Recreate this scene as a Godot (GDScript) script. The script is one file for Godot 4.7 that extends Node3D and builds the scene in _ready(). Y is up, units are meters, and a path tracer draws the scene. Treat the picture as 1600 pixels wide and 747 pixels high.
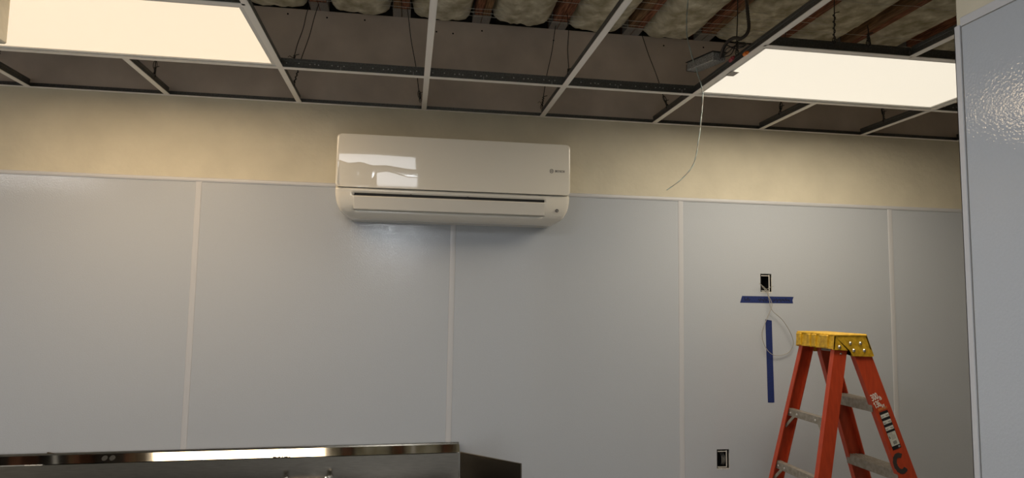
extends Node3D

# ---------------------------------------------------------------- helpers
var M := {}
var rng := RandomNumberGenerator.new()

func st() -> SurfaceTool:
	var s := SurfaceTool.new()
	s.begin(Mesh.PRIMITIVE_TRIANGLES)
	s.set_smooth_group(-1)
	return s

# one flat polygon, turned so that it faces "out"
func face(s: SurfaceTool, pts: Array, out: Vector3) -> void:
	var n: Vector3 = (pts[1] - pts[0]).cross(pts[2] - pts[0])
	var p := pts.duplicate()
	if n.dot(out) > 0.0:
		p.reverse()
	for i in range(1, p.size() - 1):
		s.add_vertex(p[0]); s.add_vertex(p[i]); s.add_vertex(p[i + 1])

# box with chamfered edges (b = 0: sharp)
func box(s: SurfaceTool, c: Vector3, size: Vector3, b := 0.0, t := Transform3D.IDENTITY) -> void:
	var h := size * 0.5
	if b <= 0.0:
		for ax in 3:
			for sg in [-1.0, 1.0]:
				var u := (ax + 1) % 3
				var v := (ax + 2) % 3
				var pts := []
				for q in [[-1, -1], [1, -1], [1, 1], [-1, 1]]:
					var p := Vector3.ZERO
					p[ax] = sg * h[ax]; p[u] = q[0] * h[u]; p[v] = q[1] * h[v]
					pts.append(t * (c + p))
				var o := Vector3.ZERO
				o[ax] = sg
				face(s, pts, t.basis * o)
		return
	for ax in 3:
		for sg in [-1.0, 1.0]:
			var u := (ax + 1) % 3
			var v := (ax + 2) % 3
			var pts := []
			for q in [[-1, -1], [1, -1], [1, 1], [-1, 1]]:
				var p := Vector3.ZERO
				p[ax] = sg * h[ax]; p[u] = q[0] * (h[u] - b); p[v] = q[1] * (h[v] - b)
				pts.append(t * (c + p))
			var o := Vector3.ZERO
			o[ax] = sg
			face(s, pts, t.basis * o)
		for s1 in [-1.0, 1.0]:
			for s2 in [-1.0, 1.0]:
				var u := (ax + 1) % 3
				var v := (ax + 2) % 3
				var pts := []
				for q in [[-1, 0], [1, 0], [1, 1], [-1, 1]]:
					var p := Vector3.ZERO
					p[ax] = q[0] * (h[ax] - b)
					p[u] = s1 * (h[u] - (b if q[1] == 1 else 0.0))
					p[v] = s2 * (h[v] - (b if q[1] == 0 else 0.0))
					pts.append(t * (c + p))
				var o := Vector3.ZERO
				o[u] = s1; o[v] = s2
				face(s, pts, t.basis * o)
	for sx in [-1.0, 1.0]:
		for sy in [-1.0, 1.0]:
			for sz in [-1.0, 1.0]:
				face(s, [t * (c + Vector3(sx * h.x, sy * (h.y - b), sz * (h.z - b))), t * (c + Vector3(sx * (h.x - b), sy * h.y, sz * (h.z - b))), t * (c + Vector3(sx * (h.x - b), sy * (h.y - b), sz * h.z))], t.basis * Vector3(sx, sy, sz))

func span(s: SurfaceTool, a: Vector3, b: Vector3, bev := 0.0) -> void:
	box(s, (a + b) * 0.5, (b - a).abs(), bev)

# convex or simple polygon (in a plane u, v) extruded from "from" by "along"
func prism(s: SurfaceTool, poly: Array, along: Vector3, caps := true) -> void:
	var c := Vector3.ZERO
	for p in poly: c += p
	c /= poly.size()
	for i in poly.size():
		var a: Vector3 = poly[i]
		var b: Vector3 = poly[(i + 1) % poly.size()]
		var n: Vector3 = along.cross(b - a)
		if n.dot((a + b) * 0.5 - c) < 0.0: n = -n
		face(s, [a, b, b + along, a + along], n)
	if caps:
		face(s, poly, -along)
		var far := []
		for p in poly: far.append(p + along)
		face(s, far, along)

func tube(s: SurfaceTool, pts: Array, r: float, sides := 6, caps := true) -> void:
	s.set_smooth_group(0)
	var rings := []
	var up := Vector3(0.31, 0.87, 0.38).normalized()
	for i in pts.size():
		var d: Vector3 = (pts[mini(i + 1, pts.size() - 1)] - pts[maxi(i - 1, 0)]).normalized()
		var x := up.cross(d)
		if x.length() < 0.05: x = Vector3(1, 0.2, 0).cross(d)
		x = x.normalized()
		up = d.cross(x).normalized()
		var ring := []
		for k in sides:
			var a := TAU * k / sides
			ring.append(pts[i] + (x * cos(a) + up * sin(a)) * r)
		rings.append(ring)
	for i in pts.size() - 1:
		for k in sides:
			var k2 := (k + 1) % sides
			face(s, [rings[i][k], rings[i][k2], rings[i + 1][k2], rings[i + 1][k]], rings[i][k] + rings[i][k2] - pts[i] * 2.0)
	s.set_smooth_group(-1)
	if caps:
		face(s, rings[0], pts[0] - pts[1])
		face(s, rings[-1], pts[-1] - pts[-2])

func curve(pts: Array, n := 8) -> Array:
	var out := []
	for i in pts.size() - 1:
		var p0: Vector3 = pts[maxi(i - 1, 0)]
		var p1: Vector3 = pts[i]
		var p2: Vector3 = pts[i + 1]
		var p3: Vector3 = pts[mini(i + 2, pts.size() - 1)]
		for k in n:
			out.append(p1.cubic_interpolate(p2, p0, p3, float(k) / n))
	out.append(pts[-1])
	return out

func disc(s: SurfaceTool, c: Vector3, axis: Vector3, r: float, h: float, sides := 14, dome := 0.0) -> void:
	axis = axis.normalized()
	var x := axis.cross(Vector3(0.2, 0.9, 0.31)).normalized()
	var y := axis.cross(x)
	var lo := []
	var hi := []
	for k in sides:
		var a := TAU * k / sides
		lo.append(c + (x * cos(a) + y * sin(a)) * r)
		hi.append(c + (x * cos(a) + y * sin(a)) * r * (0.6 if dome > 0.0 else 1.0) + axis * h)
	for k in sides:
		var k2 := (k + 1) % sides
		face(s, [lo[k], lo[k2], hi[k2], hi[k]], lo[k] + lo[k2] - c * 2.0 + axis * dome)
	face(s, hi, axis)
	face(s, lo, -axis)

func obj(called: String, s: SurfaceTool, m: Material, parent: Node = self) -> MeshInstance3D:
	s.generate_normals()
	var o := MeshInstance3D.new()
	o.name = called
	o.mesh = s.commit()
	o.material_override = m
	parent.add_child(o, true)
	return o

var used := {}
func numbered(called: String) -> String:
	var n: int = used.get(called, 0)
	used[called] = n + 1
	return called if n == 0 else "%s_%03d" % [called, n]

func tag(o: Node, label: String, category: String, group := "") -> Node:
	o.set_meta("label", label)
	o.set_meta("category", category)
	if group: o.set_meta("group", group)
	return o

func thing(called: String, at: Vector3, label: String, category: String, group := "") -> Node3D:
	var o := Node3D.new()
	o.name = numbered(called)
	add_child(o)
	o.position = at
	tag(o, label, category, group)
	return o

func struct(called: String) -> Node3D:
	var o := Node3D.new()
	o.name = called
	add_child(o)
	o.set_meta("kind", "structure")
	return o

func noise(seed_: int, freq: float, oct := 4, type := FastNoiseLite.TYPE_SIMPLEX_SMOOTH) -> FastNoiseLite:
	var n := FastNoiseLite.new()
	n.seed = seed_
	n.frequency = freq
	n.noise_type = type
	n.fractal_octaves = oct
	return n

func ntex(n: FastNoiseLite, a: Color, b: Color, size := 512, normal := false, bump := 4.0) -> NoiseTexture2D:
	var t := NoiseTexture2D.new()
	t.width = size
	t.height = size
	t.seamless = true
	t.noise = n
	if normal:
		t.as_normal_map = true
		t.bump_strength = bump
	else:
		var g := Gradient.new()
		g.set_color(0, a)
		g.set_color(1, b)
		t.color_ramp = g
	return t

func mat(c: Color, rough := 0.6, metal := 0.0) -> StandardMaterial3D:
	var m := StandardMaterial3D.new()
	m.albedo_color = c
	m.roughness = rough
	m.metallic = metal
	return m

func lin(r: float, g: float, b: float) -> Color:
	return Color(r, g, b).linear_to_srgb()

func textured(m: StandardMaterial3D, t: Texture2D, scale: Vector3, world := true) -> StandardMaterial3D:
	m.albedo_texture = t
	m.uv1_triplanar = true
	m.uv1_world_triplanar = world
	m.uv1_scale = scale
	return m

func relief(m: StandardMaterial3D, t: Texture2D, strength: float) -> StandardMaterial3D:
	m.normal_enabled = true
	m.normal_texture = t
	m.normal_scale = strength
	return m

# ---------------------------------------------------------------- measures of the place
const TOP := 2.44          # top of the wall panels
const CEIL := 2.842        # underside of the hung grid
const GX := -0.7689        # first grid line across
const GS := 0.6096         # grid step
const D1 := 0.5195         # main tee nearest the back wall
const JOIST := 3.323       # underside of the joists
const WL := -3.0           # room's left side
const WR := 5.3            # room's right side
const BACK := 9.0          # room's depth
const PX := 2.063          # panelled face of the partition on the right

func gx(i: int) -> float:
	return GX + GS * i

func _ready() -> void:
	rng.seed = 7
	camera_and_light()
	materials()
	room()
	ceiling_above()
	grid()
	lights()
	wiring()
	air_conditioner()
	sink()
	ladder()
	boxes_and_tape()

# ---------------------------------------------------------------- camera, sky, light
func camera_and_light() -> void:
	var cam := Camera3D.new()
	cam.name = "camera"
	cam.fov = 38.994
	cam.near = 0.05
	cam.position = Vector3(1.0027, 1.8877, 3.3901)
	cam.rotation = Vector3(0.0908, -0.1526, 0.0163)
	add_child(cam)
	cam.current = true
	var e := Environment.new()
	e.background_mode = Environment.BG_SKY
	var sky := Sky.new()
	var ps := ProceduralSkyMaterial.new()
	ps.sky_top_color = Color(0.55, 0.68, 0.88)
	ps.sky_horizon_color = Color(0.85, 0.9, 0.95)
	ps.ground_bottom_color = Color(0.3, 0.3, 0.3)
	ps.ground_horizon_color = Color(0.6, 0.6, 0.6)
	ps.sky_energy_multiplier = 1.6
	sky.sky_material = ps
	e.sky = sky
	e.ambient_light_source = Environment.AMBIENT_SOURCE_DISABLED
	e.tonemap_mode = Environment.TONE_MAPPER_LINEAR
	e.tonemap_exposure = 1.25
	e.sdfgi_enabled = true
	e.ssao_enabled = true
	e.ssil_enabled = true
	var we := WorldEnvironment.new()
	we.name = "environment"
	we.environment = e
	add_child(we)

func area(called: String, at: Vector3, towards: Vector3, size: Vector2, c: Color, energy: float, parent: Node = self) -> void:
	var l := AreaLight3D.new()
	l.name = called
	l.area_size = size
	l.area_normalize_energy = true
	l.light_color = c
	l.light_energy = energy
	l.shadow_enabled = true
	l.area_range = 20.0
	l.area_attenuation = 2.0
	parent.add_child(l, true)
	l.position = at
	var up := Vector3(0, 0, -1) if absf(towards.y) > 0.9 else Vector3.UP
	l.basis = Basis.looking_at(towards, up)

# ---------------------------------------------------------------- materials
func materials() -> void:
	var pebble := ntex(noise(3, 0.05, 2), Color.BLACK, Color.WHITE, 512, true, 6.0)
	var mottled := ntex(noise(5, 0.05, 3), Color(0.985, 0.985, 0.985), Color(1, 1, 1))
	M.panel = relief(textured(mat(lin(0.458, 0.486, 0.526), 0.05), mottled, Vector3.ONE * 5.0), pebble, 0.085)
	M.bar = mat(lin(0.52, 0.525, 0.545), 0.3)
	var roller := ntex(noise(8, 0.06, 3), Color.BLACK, Color.WHITE, 512, true, 2.0)
	M.cream = relief(textured(mat(lin(0.62, 0.57, 0.445), 0.75), ntex(noise(12, 0.01, 4), Color(0.95, 0.95, 0.95), Color.WHITE), Vector3.ONE * 0.8), roller, 0.25)
	M.drywall = textured(mat(lin(0.66, 0.555, 0.46), 0.95), ntex(noise(11, 0.008, 5), Color(0.86, 0.86, 0.86), Color.WHITE), Vector3.ONE * 0.7)
	M.screw = mat(Color(0.05, 0.045, 0.04), 0.6, 0.5)
	M.tee = mat(lin(0.90, 0.87, 0.82), 0.45)
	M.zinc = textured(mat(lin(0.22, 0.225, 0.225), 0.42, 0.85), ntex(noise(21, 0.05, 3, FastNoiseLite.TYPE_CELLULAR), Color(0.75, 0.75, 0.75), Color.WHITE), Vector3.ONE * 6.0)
	M.dimple = mat(lin(0.62, 0.62, 0.6), 0.35, 0.7)
	M.fixture = mat(lin(0.75, 0.74, 0.71), 0.4)
	M.wood = textured(mat(lin(0.46, 0.19, 0.10), 0.8), ntex(noise(31, 0.02, 5), Color(0.45, 0.42, 0.40), Color(1, 1, 1)), Vector3(9.0, 9.0, 0.8))
	M.oldwood = textured(mat(lin(0.42, 0.24, 0.12), 0.8), ntex(noise(33, 0.02, 5), Color(0.5, 0.48, 0.45), Color(1, 1, 1)), Vector3(8.0, 8.0, 0.6))
	M.hanger = textured(mat(lin(0.42, 0.40, 0.38), 0.5, 0.5), ntex(noise(41, 0.04, 3), Color(0.8, 0.8, 0.8), Color.WHITE), Vector3.ONE * 5.0)
	M.deck = textured(mat(lin(0.10, 0.085, 0.07), 0.9), ntex(noise(43, 0.02, 4), Color(0.6, 0.6, 0.6), Color.WHITE), Vector3(1, 1, 4))
	var fluff := ntex(noise(51, 0.006, 6), Color(0.62, 0.59, 0.50), Color(1.0, 1.0, 0.99), 1024)
	M.batt = relief(textured(mat(lin(0.92, 0.89, 0.77), 1.0), fluff, Vector3.ONE * 1.6), ntex(noise(52, 0.03, 5), Color.BLACK, Color.WHITE, 512, true, 8.0), 0.3)
	M.string = mat(lin(0.62, 0.60, 0.54), 0.5)
	M.wire = mat(lin(0.028, 0.025, 0.022), 0.6, 0.3)
	M.floor = textured(mat(lin(0.64, 0.64, 0.635), 0.5), ntex(noise(61, 0.01, 5), Color(0.7, 0.7, 0.7), Color.WHITE), Vector3.ONE * 0.6)
	M.plain_wall = mat(lin(0.72, 0.70, 0.64), 0.8)
	M.shell = mat(lin(0.72, 0.685, 0.605), 0.035)
	M.flap = mat(lin(0.60, 0.575, 0.52), 0.3)
	M.dark = mat(lin(0.025, 0.024, 0.022), 0.7)
	M.logo = mat(lin(0.14, 0.13, 0.12), 0.4)
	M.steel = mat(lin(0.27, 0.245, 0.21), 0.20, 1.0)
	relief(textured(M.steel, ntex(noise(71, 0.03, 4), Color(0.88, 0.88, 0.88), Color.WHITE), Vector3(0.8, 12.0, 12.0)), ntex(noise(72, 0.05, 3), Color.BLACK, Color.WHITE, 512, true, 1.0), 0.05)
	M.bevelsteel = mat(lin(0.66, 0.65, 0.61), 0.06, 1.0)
	M.chrome = mat(lin(0.75, 0.75, 0.75), 0.08, 1.0)
	M.grime = mat(lin(0.05, 0.035, 0.02), 0.9)
	M.orange = textured(mat(lin(0.54, 0.062, 0.018), 0.42), ntex(noise(81, 0.015, 4), Color(0.86, 0.84, 0.84), Color.WHITE), Vector3(6, 1.2, 6))
	M.yellow = textured(mat(lin(0.82, 0.51, 0.03), 0.45), ntex(noise(83, 0.02, 5), Color(0.76, 0.72, 0.64), Color.WHITE), Vector3.ONE * 3.5)
	M.tread = textured(mat(lin(0.36, 0.335, 0.29), 0.5, 0.2), ntex(noise(85, 0.02, 4), Color(0.78, 0.76, 0.73), Color.WHITE), Vector3(3, 3, 3))
	M.rivet = mat(lin(0.60, 0.58, 0.54), 0.3, 0.9)
	M.white = mat(lin(0.75, 0.74, 0.70), 0.5)
	M.print = mat(lin(0.78, 0.74, 0.66), 0.6)
	M.black = mat(lin(0.035, 0.028, 0.025), 0.6)
	M.tape = textured(mat(lin(0.010, 0.026, 0.145), 0.6), ntex(noise(91, 0.03, 4), Color(0.85, 0.85, 0.85), Color.WHITE), Vector3.ONE * 5.0)
	M.ink = mat(lin(0.003, 0.004, 0.016), 0.6)
	M.boxmetal = mat(lin(0.035, 0.033, 0.03), 0.6, 0.4)
	M.cutedge = mat(lin(0.62, 0.60, 0.55), 0.8)
	M.bell = mat(lin(0.33, 0.31, 0.27), 0.5)
	M.teal = mat(lin(0.40, 0.52, 0.50), 0.5)
	M.conduit = relief(mat(lin(0.10, 0.085, 0.075), 0.5, 0.4), ntex(noise(95, 0.05, 2), Color.BLACK, Color.WHITE, 256, true, 4.0), 0.4)
	M.foil = textured(mat(lin(0.72, 0.72, 0.69), 0.4, 0.25), ntex(noise(97, 0.03, 4), Color(0.35, 0.35, 0.35), Color.WHITE), Vector3.ONE * 8.0)
	M.rednut = mat(lin(0.35, 0.05, 0.06), 0.5)
	M.orangenut = mat(lin(0.85, 0.22, 0.03), 0.4)

# slab in the x-y plane with rectangular holes [x0, x1, y0, y1]
func slab(s: SurfaceTool, x0: float, x1: float, y0: float, y1: float, z0: float, z1: float, holes := []) -> void:
	var xs := [x0, x1]
	var ys := [y0, y1]
	for h in holes:
		for v in [h[0], h[1]]:
			if v > x0 and v < x1: xs.append(v)
		for v in [h[2], h[3]]:
			if v > y0 and v < y1: ys.append(v)
	xs.sort()
	ys.sort()
	for i in xs.size() - 1:
		for j in ys.size() - 1:
			var cx: float = (xs[i] + xs[i + 1]) * 0.5
			var cy: float = (ys[j] + ys[j + 1]) * 0.5
			var inside := false
			for h in holes:
				if cx > h[0] and cx < h[1] and cy > h[2] and cy < h[3]: inside = true
			if not inside and xs[i + 1] - xs[i] > 0.0001 and ys[j + 1] - ys[j] > 0.0001:
				span(s, Vector3(xs[i], ys[j], z0), Vector3(xs[i + 1], ys[j + 1], z1))

const HOLES := [[2.880, 2.944, 1.955, 2.053], [2.620, 2.688, 1.036, 1.133]]

# ---------------------------------------------------------------- room
func room() -> void:
	var w := struct("wall_back")
	var s := st()
	slab(s, WL, WR, 0.0, TOP, -0.12, -0.003, HOLES)
	obj("wall_core", s, M.drywall, w)
	s = st()
	span(s, Vector3(WL, TOP, -0.12), Vector3(WR, CEIL + 0.004, 0.0))
	obj("painted_band", s, M.cream, w)
	s = st()
	span(s, Vector3(WL, CEIL + 0.004, -0.12), Vector3(WR, JOIST, 0.0))
	obj("bare_drywall", s, M.drywall, w)
	var seams := [WL, -2.44, -1.2175, 0.003, 1.224, 2.430, 3.665, 4.886, WR]
	for i in seams.size() - 1:
		s = st()
		slab(s, seams[i] + 0.002, seams[i + 1] - 0.002, 0.0, TOP - 0.004, -0.003, 0.0, HOLES)
		obj("wall_panel", s, M.panel, w)
	for i in range(1, seams.size() - 1):
		var x: float = seams[i]
		s = st()
		prism(s, [Vector3(x - 0.014, 0.0, 0.0), Vector3(x - 0.012, 0.0, 0.0022), Vector3(x - 0.004, 0.0, 0.003), Vector3(x + 0.004, 0.0, 0.003), Vector3(x + 0.012, 0.0, 0.0022), Vector3(x + 0.014, 0.0, 0.0)], Vector3(0, TOP - 0.004, 0))
		obj("division_bar", s, M.bar, w)
	s = st()
	prism(s, [Vector3(WL, TOP - 0.010, 0.0), Vector3(WL, TOP - 0.010, 0.003), Vector3(WL, TOP - 0.002, 0.0055), Vector3(WL, TOP + 0.006, 0.005), Vector3(WL, TOP + 0.010, 0.0)], Vector3(WR - WL, 0, 0))
	obj("cap_trim", s, M.bar, w)
	for p in [[0.374, 3.306], [0.564, 3.302], [0.75, 3.304], [1.113, 3.272], [1.198, 3.269], [1.348, 3.295], [1.729, 3.273], [2.34, 3.291], [2.568, 3.298]]:
		s = st()
		disc(s, Vector3(p[0], p[1] - 0.012, -0.001), Vector3(0, 0, 1), 0.0045, 0.002, 8)
		obj("screw", s, M.screw, w)

	# partition on the right: panelled to the same height, painted above
	var r := struct("wall_right")
	s = st()
	span(s, Vector3(PX + 0.004, 0.0, 2.242), Vector3(PX + 0.13, JOIST, BACK))
	obj("wall_core", s, M.cream, r)
	var z := 2.2558
	var k := 0
	while z < BACK - 0.1:
		var z2 := minf(z + 1.2185, BACK)
		s = st()
		span(s, Vector3(PX + 0.001, 0.0, z), Vector3(PX + 0.004, TOP - 0.003, z2 - 0.004))
		obj("wall_panel", s, M.panel, r)
		z = z2
		k += 1
	s = st()
	span(s, Vector3(PX - 0.001, 0.0, 2.2385), Vector3(PX + 0.004, TOP + 0.003, 2.2530), 0.001)
	span(s, Vector3(PX - 0.001, 0.0, 2.2385), Vector3(PX + 0.03, TOP + 0.003, 2.242), 0.001)
	obj("corner_trim", s, M.bar, r)
	s = st()
	span(s, Vector3(PX + 0.0005, TOP - 0.001, 2.2530), Vector3(PX + 0.004, TOP + 0.017, BACK), 0.0008)
	obj("cap_trim", s, M.bar, r)

	# the other sides of the room, out of frame
	var wl := struct("wall_left")
	s = st()
	span(s, Vector3(WL - 0.12, 0, -0.12), Vector3(WL, 3.6, BACK + 0.12))
	obj("wall_core", s, M.plain_wall, wl)
	var wf := struct("wall_far_right")
	s = st()
	span(s, Vector3(WR, 0, -0.12), Vector3(WR + 0.12, 3.6, BACK + 0.12))
	obj("wall_core", s, M.plain_wall, wf)
	var wb := struct("wall_front")
	s = st()
	slab(s, WL, WR, 0.0, 3.6, BACK, BACK + 0.12)
	obj("wall_core", s, M.plain_wall, wb)
	var fl := struct("floor")
	s = st()
	span(s, Vector3(WL - 0.12, -0.1, -0.12), Vector3(WR + 0.12, 0, BACK + 0.12))
	obj("slab", s, M.floor, fl)

	# boxed bulkhead at the upper left edge of the picture
	var bh := thing("bulkhead", Vector3(-0.36, 2.6, 1.85), "cream painted boxed bulkhead at the left edge beside the warm light panel", "bulkhead")
	s = st()
	box(s, Vector3(0, 0.119, 0), Vector3(0.40, 0.238, 1.11), 0.004)
	obj("casing", s, M.cream, bh)

# ---------------------------------------------------------------- joists and insulation above the grid
func ceiling_above() -> void:
	var c := struct("ceiling")
	var s := st()
	span(s, Vector3(WL - 0.12, 3.60, -0.12), Vector3(WR + 0.12, 3.70, BACK + 0.12))
	obj("roof_deck", s, M.deck, c)
	s = st()
	span(s, Vector3(WL, JOIST, -0.12), Vector3(WR, 3.60, -0.06))
	obj("rim_board", s, M.deck, c)
	# doubled joists, one board mesh shared
	var bs := st()
	box(bs, Vector3.ZERO, Vector3(0.038, 0.235, 4.6), 0.003)
	bs.generate_normals()
	var board := bs.commit()
	var hs := st()
	for sg in [-1.0, 1.0]: span(hs, Vector3(sg * 0.0018, -0.0015, 0.0), Vector3(sg * 0.0425, 0.0, 0.10))
	for sg in [-1.0, 1.0]:
		span(hs, Vector3(sg * 0.0425, -0.0015, 0.0), Vector3(sg * 0.0445, 0.12, 0.10))
	hs.generate_normals()
	var hang := hs.commit()
	var xs := []
	for k in range(-8, 12):
		var x := 0.53 + 0.405 * k
		if x < WL + 0.1 or x > WR - 0.1: continue
		xs.append(x)
		for sg in [-1.0, 1.0]:
			var j := MeshInstance3D.new()
			j.name = "joist"
			j.mesh = board
			j.material_override = M.wood if (k * 7 + int(sg)) % 3 != 0 else M.oldwood
			c.add_child(j, true)
			j.position = Vector3(x + sg * 0.0205, JOIST + 0.1175 + 0.0015, 2.24)
			if sg < 0.0:
				var h := MeshInstance3D.new()
				h.name = "joist_hanger"
				h.mesh = hang
				h.material_override = M.hanger
				j.add_child(h, true)
				h.position = Vector3(0.0205, -0.1175 - 0.0005, -2.24)
	# one batt in each bay
	var names := {
		-3: "pale insulation batt in the joist bay above the warm light panel's far end",
		-2: "pale insulation batt in the joist bay over the middle of the warm light panel",
		-1: "stained insulation batt just right of the warm light panel's corner",
		0: "flat stained insulation batt reaching the wall right of the paired hanger wires",
		1: "insulation batt bulging down right beside the tee nearest the picture's middle",
		2: "round-ended insulation batt with a dark gap by the wall, above the air conditioner's right half",
		3: "insulation batt crossed by the slanting tee right of the air conditioner",
		4: "smooth bulging insulation batt crossed by the thin hanging cable",
		5: "grimy insulation batt behind the flexible conduit of the right light",
		6: "torn insulation batt left of the hanger wire above the right light panel",
		7: "flat insulation batt above the middle of the right light panel",
		8: "insulation batt nearest the partition above the right light panel",
	}
	var nz := noise(101, 3.2, 4)
	for k in range(-3, 10):
		var x0 := 0.53 + 0.405 * k + 0.046
		var x1 := 0.53 + 0.405 * (k + 1) - 0.046
		var endz: float = {0: 0.004, 1: 0.006, 2: 0.035, 3: 0.012, 4: 0.012, 5: 0.01, -1: 0.004, 6: 0.01}.get(k, 0.012)
		var blunt: float = {2: 0.13, 3: 0.10, 4: 0.11, 5: 0.06}.get(k, 0.07)
		var sag: float = {0: 0.014, 1: 0.018, 2: 0.022, 3: 0.016, 4: 0.028, 5: 0.008, 6: -0.004, 7: -0.015, -1: 0.014}.get(k, 0.0)
		var b := thing("insulation_batt", Vector3((x0 + x1) * 0.5, JOIST, endz), names.get(k, "insulation batt hidden behind the partition's top"), "insulation", "insulation batts between the joists")
		s = st()
		s.set_smooth_group(0)
		var nx := 18
		var nzz := 84
		var length := 3.2
		var P := []
		for j in nzz + 1:
			var t := float(j) / nzz
			var zz := length * pow(t, 1.8)
			var row := []
			var ends := clampf(zz / blunt, 0.0, 1.0)
			ends = sqrt(1.0 - (1.0 - ends) * (1.0 - ends))
			for i in nx + 1:
				var u := 2.0 * i / nx - 1.0
				var cross := pow(maxf(0.0, 1.0 - pow(absf(u), 4.0)), 0.45)
				var lump := nz.get_noise_3d(u * 0.5 + k * 9.0, zz * 0.9, 0.0)
				var fine := nz.get_noise_3d(u * 1.6 + k * 5.0, zz * 4.0, 7.0)
				var depth := (0.075 + sag) * cross * (0.8 + 0.2 * ends) * (1.0 + 0.14 * lump) + 0.006 * fine
				var waver := 0.03 * nz.get_noise_2d(u * 1.5 + k * 3.0, 4.0) * (1.0 - ends) + (1.0 - cross) * 0.05 * (1.0 - ends)
				row.append(Vector3(u * (x1 - x0) * 0.5, 0.078 - depth, zz + maxf(0.0, waver)))
			P.append(row)
		for j in nzz:
			for i in nx:
				face(s, [P[j][i], P[j][i + 1], P[j + 1][i + 1], P[j + 1][i]], Vector3.DOWN)
		s.set_smooth_group(-1)
		for i in nx:   # blunt end towards the wall and flat top
			face(s, [P[0][i], P[0][i + 1], Vector3(P[0][i + 1].x, 0.19, 0.02), Vector3(P[0][i].x, 0.19, 0.02)], Vector3(0, 0, -1))
		face(s, [Vector3(-(x1 - x0) * 0.5, 0.19, 0.02), Vector3((x1 - x0) * 0.5, 0.19, 0.02), Vector3((x1 - x0) * 0.5, 0.19, length), Vector3(-(x1 - x0) * 0.5, 0.19, length)], Vector3.UP)
		obj("fill", s, M.batt, b)
	# thin strings stapled under the joists that carry the batts
	var lines := [[0.102, 1.2, 3.4, "closest to the wall"], [0.135, 0.5, 3.9, "second from the wall"], [0.19, 0.3, 3.1, "third from the wall"], [0.245, 2.3, 4.0, "fourth from the wall"], [0.335, 1.6, 3.1, "fifth from the wall"], [0.40, 0.4, 3.1, "sixth from the wall"], [0.60, 1.2, 4.0, "farthest from the wall"]]
	for l in lines:
		var sup := thing("support_string", Vector3(l[1], JOIST, l[0]), "thin pale string stapled across the joists under the insulation, " + l[3], "string", "strings holding up the insulation")
		s = st()
		var pts := []
		var n := int((l[2] - l[1]) / 0.2)
		for i in n + 1:
			pts.append(Vector3((l[2] - l[1]) * i / n, -0.003 - 0.004 * absf(sin(i * 1.57)), 0.006 * sin(i * 2.1 + l[0] * 40.0)))
		tube(s, pts, 0.0011, 5)
		obj("strand", s, M.string, sup)

# ---------------------------------------------------------------- hung ceiling grid
func tee(called: String, parent: Node, a: Vector3, b: Vector3, main: bool) -> void:
	# a, b: ends of the underside's middle line
	var d := b - a
	var along_x := absf(d.x) > absf(d.z)
	var half := Vector3(0, 0, 0.012) if along_x else Vector3(0.012, 0, 0)
	var s := st()
	span(s, a - half, b + half + Vector3(0, 0.0012, 0))
	for sg in [-1.0, 1.0]:   # rolled edges of the flange
		span(s, a + half * sg - half * 0.05, b + half * sg + half * 0.05 + Vector3(0, 0.0025, 0))
	var o := obj(called, s, M.tee, parent)
	s = st()
	var t := Vector3(0, 0, 0.0012) if along_x else Vector3(0.0012, 0, 0)
	var h := 0.044 if main else 0.040
	span(s, a - t + Vector3(0, 0.0012, 0), b + t + Vector3(0, h - 0.012, 0))
	span(s, a - t * 2.6 + Vector3(0, h - 0.013, 0), b + t * 2.6 + Vector3(0, h, 0), 0.001)
	obj("web", s, M.zinc, o)

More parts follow.
